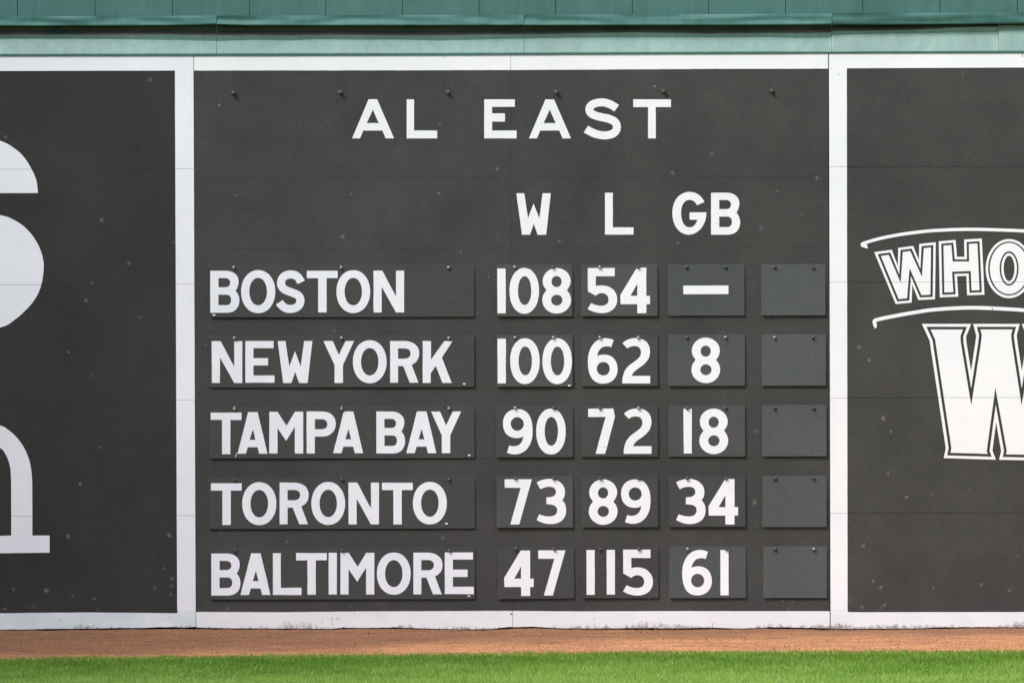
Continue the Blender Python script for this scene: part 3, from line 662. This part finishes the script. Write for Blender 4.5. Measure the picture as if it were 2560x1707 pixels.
up_ = [(x, lerp_tab(lb_t, x) + .5 * noise.noise(Vector((x * .02, 0, 0)))) for x in xs_between(XL0, 443, 10)] + [(443.6, 1526.3), (left_edge(1526) - .7, 1526.3)]
lo_ = [(x, bot(x) - .15) for x in xs_between(left_edge(1570) - .7, XL0, 4)]
slab('bottom_border', tri_of([up_ + lo_]), M['white_low_blue'], bl, -.0009, .0008)
def zc(lst): return [pz(*q) for q in lst]
def smooth(pts, k=5):
    out = []
    for i in range(len(pts) - 1):
        p0, p1, p2, p3 = pts[max(i - 1, 0)], pts[i], pts[i + 1], pts[min(i + 2, len(pts) - 1)]
        for j in range(k):
            t = j / k; t2, t3 = t * t, t**3
            out.append(tuple(.5 * (2 * b + (c - a) * t + (2 * a - 5 * b + 4 * c - d) * t2 + (3 * b - a - 3 * c + d) * t3) for a, b, c, d in zip(p0, p1, p2, p3)))
    out.append(pts[-1]); return out
top_arc = smooth([(-170, 322), (-80, 331)] + zc([(0, 0, 0, 1293), (0, 0, 130, 1362), (0, 0, 225, 1450), (0, 0, 297, 1568), (0, 1, 335, 95), (0, 1, 348, 205)]))
bowl = smooth([(-200, 512), (-110, 520)] + zc([(0, 1, 0, 408), (0, 1, 110, 443), (0, 1, 220, 512), (0, 1, 312, 615), (0, 1, 372, 730), (0, 1, 400, 850), (0, 1, 392, 980), (0, 1, 365, 1090), (0, 1, 318, 1182), (0, 1, 240, 1275), (0, 1, 130, 1370), (0, 1, 0, 1438)]) + [(-110, 838), (-220, 842)])
S_out = top_arc + [(-60, 483.2), (-90, 440), (-170, 425), (-240, 440), (-262, 470), (-250, 500)] + bowl[1:] + smooth([(-220, 842), (-330, 825), (-400, 760), (-415, 690)])[1:] + [(-262, 690), (-240, 728), (-170, 740), (-90, 722), (-70, 690), (-110, 660), (-300, 610)] + smooth([(-380, 560), (-412, 480), (-395, 400), (-320, 340), (-170, 322)])[:-1]
slab('letter', cut_joints(tri_of([S_out]), JL), M['white_left_shade'], bl, -.0009, .0008)
n_out = smooth([(-110, 1054), (-60, 1053)] + zc([(0, 2, 0, 768), (0, 2, 75, 808), (0, 2, 155, 880), (0, 2, 222, 975), (0, 2, 268, 1085), (0, 2, 288, 1190), (0, 2, 296, 1300)])) + zc([(0, 2, 297, 1560), (0, 3, 297, 213), (0, 3, 455, 213), (0, 3, 455, 370), (0, 3, 0, 375)]) + [(-46, 1382.6), (-46, 1339)] + zc([(0, 3, 0, 216), (0, 3, 103, 213), (0, 2, 103, 1560)]) + \
    smooth(zc([(0, 2, 102, 1300), (0, 2, 98, 1190), (0, 2, 82, 1105), (0, 2, 48, 1028), (0, 2, 0, 975)]) + [(-50, 1102), (-100, 1110), (-150, 1150), (-160, 1200)]) + [(-160, 1339), (-118, 1339), (-118, 1384), (-262, 1385), (-262, 1341), (-214, 1341), (-214, 1098), (-262, 1098), (-262, 1056), (-162, 1056), (-162, 1085)]
slab('letter', cut_joints(tri_of([n_out]), JL), M['white_left_shade'], bl, -.0009, .0008)
scuffs(bl, [(*pz(c, r, x, y), s * K, a) for c, r, x, y, s, a in (
    (0, 0, 1378, 735, 26, .5), (0, 0, 52, 1258, 22, .6), (0, 1, 932, 452, 28, .6), (0, 1, 1183, 852, 24, .5), (0, 1, 787, 1190, 26, .7), (0, 1, 840, 1030, 22, .4), (0, 1, 1275, 1345, 20, .5), (0, 1, 1600, 660, 20, .5),
    (0, 2, 632, 97, 18, .6), (0, 2, 838, 312, 16, .7), (0, 2, 490, 560, 20, .3), (0, 2, 918, 968, 22, .5), (0, 2, 738, 1305, 22, .8), (0, 3, 627, 222, 24, .8), (0, 3, 1555, 212, 26, .7), (0, 3, 1203, 468, 14, .5), (0, 3, 425, 718, 30, .8), (0, 3, 125, 708, 26, .5),
    (0, 3, 667, 765, 24, .5), (0, 3, 866, 792, 22, .6), (0, 3, 1420, 693, 26, .5), (0, 3, 1580, 610, 24, .5), (0, 3, 1575, 675, 22, .5), (0, 3, 1568, 752, 16, .7), (0, 3, 42, 888, 26, .6), (0, 3, 318, 865, 24, .3), (0, 3, 178, 512, 22, .3), (0, 3, 1505, 515, 24, .35), (0, 3, 895, 885, 20, .3), (0, 1, 403, 993, 18, .5))])
disc(bl, 'nail_hole', *pz(0, 3, 555, 990), 5 * K, M['core'], -.0019)

# ---- right bay
br = empty('advertising_board', at(3000, 1570))
tag(br, 'dark board with outlined white lettering WHO over a big W, right of the standings board', 'advertising board', 'advertising boards beside the standings')
XR1 = 3904
sheet_rows(br, lambda y: right_edge(y) + .9, lambda y: XR1, JL)
re2 = lambda y: 2117.0 + (y - 170) * 1.9 / 1361
side = [(re2(y) + .3 * noise.noise(Vector((y * .02, 9, 0))), y) for y in xs_between(176, 1520, 20)]
rt = [(x, lerp_tab([(2117, 171.4), (2560, 169.3), (3904, 164.5)], x)) for x in xs_between(2117.5, XR1, 40)]
rb_t = [(2117, 1529.5), (2300, 1529.3), (2560, 1528.8), (3904, 1524)]
outline = [(right_edge(134) + 1.2, line(TOP, 2072) + .2), (XR1, line(TOP, XR1) + .2)] + rt[::-1] + side + [(re2(1524) + .3, 1524), (right_edge(1524) + 1.2, 1524)] + [(right_edge(y) + 1.2, y) for y in xs_between(1500, 200, 60)]
slab('border', cut_joints(tri_of([outline]), JL), M['white'], br, -.0009, .0008)
up_ = [(right_edge(1524) + 1.2, 1524.2), (re2(1524) + .3, 1524.2), (2119.4, 1527.6), (2121.5, 1529.2)] + [(x, lerp_tab(rb_t, x) + .4 * noise.noise(Vector((x * .02, 0, 0)))) for x in xs_between(2124, XR1, 10)]
lo_ = [(x, bot(x) - .15) for x in xs_between(XR1, right_edge(1570) + 1.2, 4)]
slab('bottom_border', tri_of([up_ + lo_]), M['white_low'], br, -.0009, .0008)
def ring_letter(polyz, row, d1, d2, lim, ring=None):
    """white outline, dark line, white fill -- three paints side by side, the fill 0.3 mm proud of the line"""
    P0 = [pz(3, row, x, y) for x, y in polyz]
    P1 = [pz(3, row, x, y) for x, y in offset_poly(polyz, d1, lim)]; P2 = [pz(3, row, x, y) for x, y in offset_poly(polyz, d2, lim)]
    lt = empty('letter', (0, 0, 0)); lt.parent = br
    slab('outline', cut_joints(tri_of([P0]), JL), M['white'], lt, -.0008, .0007)
    slab('inner_line', cut_joints(tri_of([P1]), JL), M['ink'], lt, -.0013, .0004)
    slab('fill', cut_joints(tri_of([P2]), JL), M['white'], lt, -.0018, .0004)
    return lt
W1 = poly('975,747 1137,725 1192,875 1195,708 1333,690 1385,820 1388,672 1540,657 1533,1178 1380,1186 1325,1045 1318,1210 1172,1223')
H1 = poly('1567,648 1722,635 1735,790 1803,790 1800,632 1963,622 1987,1137 1828,1143 1820,965 1735,968 1747,1155 1577,1162')
ring_letter(W1, 1, 22, 43, 3.6); ring_letter(H1, 1, 23, 43, 4)
lt = empty('letter', (0, 0, 0)); lt.parent = br
def ring(name, a, b_, mat): slab(name, cut_joints(tri_of([[pz(3, 1, x, y) for x, y in ell(2213, 898, *a, 64)], [pz(3, 1, x, y) for x, y in ell(2213, 896, *b_, 64)]]), JL), mat, lt, -.0009, .0008)
ring('outline', (215, 271), (192, 247), M['white']); ring('inner_line', (192, 247), (177, 236), M['ink']); ring('fill', (177, 236), (87, 157), M['white']); ring('inner_line', (87, 157), (72, 142), M['ink']); ring('outline', (72, 142), (50, 116), M['white'])
half = poly('1413,-163 1865,-163 1818,-45 1820,0 1864,268 1905,0 1911,-58 1883,-163')
rightt = [(4194 - x, y) for x, y in half][::-1]
W2 = half + rightt + poly('2714,-5 2562,965 2581,1092 2122,1082 2140,1000 2094,738 2060,998 2092,1082 1613,1067 1632,975 1484,-8')
ring_letter(W2, 2, 26, 51, 6.2)
def stroke_px(pts, wd, row):
    p = [Vector(q) for q in smooth([pz(3, row, x, y) for x, y in pts], 8)]; L, R_ = [], []
    for i, c in enumerate(p):
        d = (p[min(i + 1, len(p) - 1)] - p[max(i - 1, 0)]).normalized(); nn = Vector((-d.y, d.x)) * wd * K / 2
        L.append(tuple(c + nn)); R_.append(tuple(c - nn))
    return L + R_[::-1]
up_arc = stroke_px([(862, 673), (940, 646), (1050, 617), (1200, 588), (1350, 567), (1500, 551), (1700, 541), (1880, 538), (2100, 543), (2350, 553), (2700, 580), (3100, 630)], 29, 1)
slab('banner_line', cut_joints(tri_of([up_arc]), JL), M['white'], br, -.0009, .0008)
slab('banner_hook', tri_of([[pz(3, 1, x, y) for x, y in poly('848,672 862,662 905,676 912,690 917,712 900,712 858,697')]]), M['white'], br, -.0013, .0008)
lo_arc = stroke_px([(978, 1373), (1050, 1355), (1200, 1325), (1350, 1299), (1500, 1277), (1700, 1262), (1880, 1257), (2100, 1264), (2350, 1279), (2700, 1310), (3100, 1360)], 33, 1)
slab('banner_line', cut_joints(tri_of([lo_arc]), JL), M['white'], br, -.0009, .0008)
slab('banner_hook', tri_of([[pz(3, 1, x, y) for x, y in poly('958,1385 965,1366 985,1360 995,1390 1000,1425 992,1443 978,1443 968,1422')]]), M['white'], br, -.0013, .0008)
slab('chip', [[pz(3, 1, x, y) for x, y in poly('2050,1252 2058,1255 2068,1278 2060,1276')]], M['ink'], br, -.0017, .0008)
scuffs(br, [(*pz(c, r, x, y), s * K, a) for c, r, x, y, s, a in (
    (3, 0, 1790, 683, 22, .4), (3, 2, 835, 52, 28, .6), (3, 2, 930, 172, 26, .8), (3, 2, 1060, 706, 30, .8), (3, 2, 1130, 825, 20, .6), (3, 2, 1105, 1210, 22, .6), (3, 2, 1275, 1428, 22, .9), (3, 2, 1505, 1395, 24, .5), (3, 2, 1858, 1350, 18, .5),
    (3, 3, 920, 218, 16, .7), (3, 3, 875, 310, 26, .9), (3, 3, 967, 630, 18, .7), (3, 3, 1035, 690, 30, .6), (3, 3, 1523, 695, 16, .8), (3, 3, 1958, 662, 30, .5), (3, 3, 2215, 718, 22, .6), (3, 3, 1070, 848, 24, .6), (3, 3, 862, 870, 26, .6), (3, 3, 1035, 875, 20, .5), (3, 3, 760, 808, 20, .4), (3, 3, 1640, 430, 24, .3), (3, 3, 2290, 405, 24, .4), (3, 1, 735, 1232, 20, .4), (3, 1, 2042, 1350, 14, .7))])
for c, r, x, y, s in ((3, 0, 2333, 503, 5), (3, 0, 2335, 520, 5), (3, 0, 653, 685, 4), (3, 3, 715, 818, 4), (3, 0, 583, 632, 3), (3, 3, 583, 355, 3), (3, 3, 583, 825, 3)):
    disc(br, 'nail_hole', *pz(c, r, x, y), s * K, M['core'], -.0019)

# ---- wall body behind the boards
bx0, bx1 = at(XL0, 800).x, at(XR1, 800).x; ztop = at(1280, 60).z
def box(name, x0, x1, y0, y1, z0_, z1_, mat, parent=None):
    v = [(x, y, z) for z in (z0_, z1_) for y in (y0, y1) for x in (x0, x1)]
    return link_mesh(name, v, [(0, 1, 5, 4), (1, 3, 7, 5), (3, 2, 6, 7), (2, 0, 4, 6), (4, 5, 7, 6), (1, 0, 2, 3)], mat, parent)
core = box('wall_base', bx0, bx1, .019, .40, GZ - .3, at(1280, 150).z, M['core']); tag(core, kind='structure')

# ------------------------------------------------------------------ upper green wall: panels and trim strips
uw = empty('upper_wall', at(1280, 63, .02)); tag(uw, 'green painted metal wall with upright seams and a dented trim strip, above the ledge', 'wall')
seams = [43.6, 237.8, 430.8, 623.7, 814.6, 1006, 1197.7, 1389, 1580.7, 1771.8, 1963.6, 2157, 2350, 2543.7]
allx = [seams[0] - 192.3 * k for k in range(7, 0, -1)] + seams + [seams[-1] + 192.3 * k for k in range(1, 8)]
TT = (42.5, 34.5)
for a, b_ in zip(allx, allx[1:]):
    g = .75
    dz = random.uniform(-.0015, .0015)
    p = [(a + g, -1500), (b_ - g, -1500), (b_ - g, line(TT, b_) + 9), (a + g, line(TT, a) + 9)]
    slab('panel', tri_of([p]), M['green'], uw, .004 + dz, .01)
slab('backing', tri_of([[(allx[0], -1500), (allx[-1], -1500), (allx[-1], 50), (allx[0], 50)]]), M['core'], uw, .022, .1)
tb_tab = [(-1300, 67), (0, 65.6), (300, 65), (440, 64), (500, 63.2), (541, 61.3), (600, 63.5), (640, 64.6), (1280, 64.2), (1920, 63.2), (2080, 61.8), (2200, 62.6), (2350, 61.5), (2560, 59.6), (3900, 56)]
tjoints = [-1000, -226, 541.4, 1310.2, 2080.2, 2849, 3618]
for si, (a, b_) in enumerate(zip(tjoints, tjoints[1:])):
    slope = (.004, .004, .009, .009, -.010, -.004)[si]
    verts, faces = [], []; NX, NY = 150, 7
    for j in range(NY):
        v = j / (NY - 1)
        for i in range(NX):
            x = a + .5 + (b_ - a - 1.0) * i / (NX - 1)
            t0 = line(TT, x) - 1.0 - (1.5 if si == 4 else 0); b0 = lerp_tab(tb_tab, x) + .35 * noise.noise(Vector((x * .02, 8, 0)))
            dent = .014 * noise.noise(Vector((x * .0052, v * .9, 2.7 + si))) + .005 * noise.noise(Vector((x * .014, v * 1.5, 9.1)))
            yb = (-.006 if slope > 0 else -.018) - .002 * (si % 2) - slope * v + dent * math.sin(math.pi * min(1, v * 1.05)) * 1.3
            verts.append(at(x, t0 + (b0 - t0) * v, yb))
    nv = len(verts)
    for i in range(NX):       # turned-under lower edge and return
        p = verts[(NY - 1) * NX + i]; verts.append(p + Vector((0, .045, -.001)))
    for j in range(NY):
        for i in range(NX - 1):
            q = j * NX + i; faces.append((q, q + 1, q + NX + 1, q + NX)[::-1])
    for i in range(NX):       # top return to the panels
        pass
    link_mesh('trim_strip', verts, faces, M['green_trim'], uw, smooth=False).data.polygons.foreach_set('use_smooth', [True] * ((NY) * (NX - 1)))

# ------------------------------------------------------------------ the sloping ledge under it, bent sheet by sheet
ld = empty('metal_ledge', at(1280, 138, 0)); tag(ld, 'pale green sloping sheet metal ledge capping the boards, under the upper wall', 'ledge')
AB = [pz(c, 0, x, y) for c, x, y in ((0, -4000, 332), (0, 0, 330), (0, 1000, 324), (0, 1600, 322), (0, 1986, 336), (0, 2350, 326), (1, 300, 335), (1, 700, 326), (1, 1000, 330), (1, 1300, 335), (1, 1800, 331), (1, 2150, 319), (2, 0, 322), (2, 400, 316), (2, 750, 308), (2, 1100, 300), (2, 1600, 311), (2, 1800, 316), (2, 2350, 308), (3, 250, 310), (3, 578, 303), (3, 590, 292), (3, 1000, 286), (3, 1300, 279), (3, 1700, 258), (3, 1900, 250), (3, 2110, 249), (3, 2120, 236), (3, 6000, 236))]
BC = [pz(c, 0, x, y) for c, x, y in ((0, -4000, 360), (0, 0, 358), (0, 1000, 360), (0, 1700, 372), (0, 1986, 380), (0, 2350, 368), (1, 300, 374), (1, 600, 362), (1, 1000, 368), (1, 1300, 366), (1, 1700, 375), (1, 2150, 363), (2, 300, 352), (2, 800, 345), (2, 1100, 343), (2, 1800, 346), (2, 2350, 341), (3, 300, 351), (3, 578, 346), (3, 590, 322), (3, 1000, 312), (3, 1500, 302), (3, 2110, 294), (3, 2120, 244), (3, 6000, 244))]
LT = [pz(c, 0, x, y) for c, x, y in ((0, -4000, 500), (0, 0, 497), (0, 2350, 490), (1, 1500, 488), (2, 0, 484), (2, 1500, 477), (2, 2350, 473), (3, 570, 475), (3, 2110, 467), (3, 6000, 458))]
LBt = [pz(c, 0, x, y) for c, x, y in ((0, -4000, 522), (0, 0, 517), (0, 2350, 514), (1, 1500, 510), (2, 0, 506), (2, 1500, 498), (2, 2350, 495), (3, 570, 491), (3, 2110, 488), (3, 6000, 478))]
lj = [-1300, -560, 0 - 226, 541.4, 1309.6, 2079.2, 2496.6, 3260, 3900]
for si, (a, b_) in enumerate(zip(lj, lj[1:])):
    NX = 160; prof = []; lipv, backv = [], []; verts, faces = [], []
    for i in range(NX):
        x = a + .45 + (b_ - a - .9) * i / (NX - 1)
        nn = noise.noise(Vector((x * .006, 0, 5 + si))); n2 = noise.noise(Vector((x * .02, 0, 7)))
        ab, bc, l0, l1 = lerp_tab(AB, x) + .5 * n2, lerp_tab(BC, x) + .4 * n2, lerp_tab(LT, x) + .25 * n2, lerp_tab(LBt, x)
        pf = [(60 - 26, .12), (ab - 13, .082 + .01 * nn), (ab, .032 + .004 * nn), (bc, .047 + .004 * nn)]
        for t in (.2, .4, .6, .8): pf.append((bc + (l0 - bc) * t, .047 * (1 - t) - .007 * t + .0045 * math.sin(math.pi * t) * (1 + nn) * (-.5 + n2)))
        pf += [(l0, -.0075), (l0 + .8, -.009), (l1 - .8, -.009), (l1, -.0075), (l1 + .1, .02)]
        prof.append(len(pf) - 4)
        lipv += [at(x, py, Y) for py, Y in pf[-5:]]
        if len(prof) == 1: nA = 2
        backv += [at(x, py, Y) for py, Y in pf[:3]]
        verts += [at(x, py, Y) for py, Y in pf[2:-4]]
    n_ = prof[0] - 2
    for i in range(NX - 1):
        for k in range(n_ - 1):
            q = i * n_ + k; faces.append((q, q + 1, q + n_ + 1, q + n_))
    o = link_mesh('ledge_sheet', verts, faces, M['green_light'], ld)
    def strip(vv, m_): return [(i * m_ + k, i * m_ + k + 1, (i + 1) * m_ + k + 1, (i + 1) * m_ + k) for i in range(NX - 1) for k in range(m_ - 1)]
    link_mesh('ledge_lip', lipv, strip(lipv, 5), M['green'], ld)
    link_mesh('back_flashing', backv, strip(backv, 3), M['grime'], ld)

# ------------------------------------------------------------------ unseen stand of the left field corner, added to shade the boards
gs = empty('shade_grandstand', (-13, -12, GZ)); tag(gs, 'unseen green stand added at the left field corner to shade the boards', 'shade_grandstand')
box('side_wall', -12.0, -11.6, -26, -.5, GZ - .02, 9.6, M['green'], gs)
box('roof', -20.0, -11.0, -26.5, -.3, 11.8, 12.15, M['green_trim'], gs)
for k in range(7): box('column', -11.9, -11.7, -26 + 4.2 * k, -25.8 + 4.2 * k, 9.6, 11.8, M['green_trim'], gs)
# ------------------------------------------------------------------ small things at the foot of the wall
def leaf(px, py, s, label, rot):
    v = []; p = at(px, py, -.012)
    for i in range(9):
        a = 2 * math.pi * i / 9; r = s * (1 + .35 * math.cos(2 * a + rot)); v.append((p.x + r * math.cos(a), p.y + .004 * math.sin(3 * a), p.z + r * .62 * math.sin(a)))
    v.append((p.x, p.y - .006, p.z)); v.append((p.x, p.y + .003, p.z))
    f = [(9, i, (i + 1) % 9) for i in range(9)] + [(10, (i + 1) % 9, i) for i in range(9)]
    o = link_mesh('leaf', v, f, M['leaf']); tag(o, label, 'leaf', 'leaves caught at the wall foot')
leaf(*pz(3, 3, 579, 1043), .0085, 'brownish yellow leaf on the clay at the joint under the right advertising board', .4)
leaf(*pz(3, 3, 650, 1023), .0075, 'small yellow leaf stuck to the white band, just right of the board joint', 1.6)
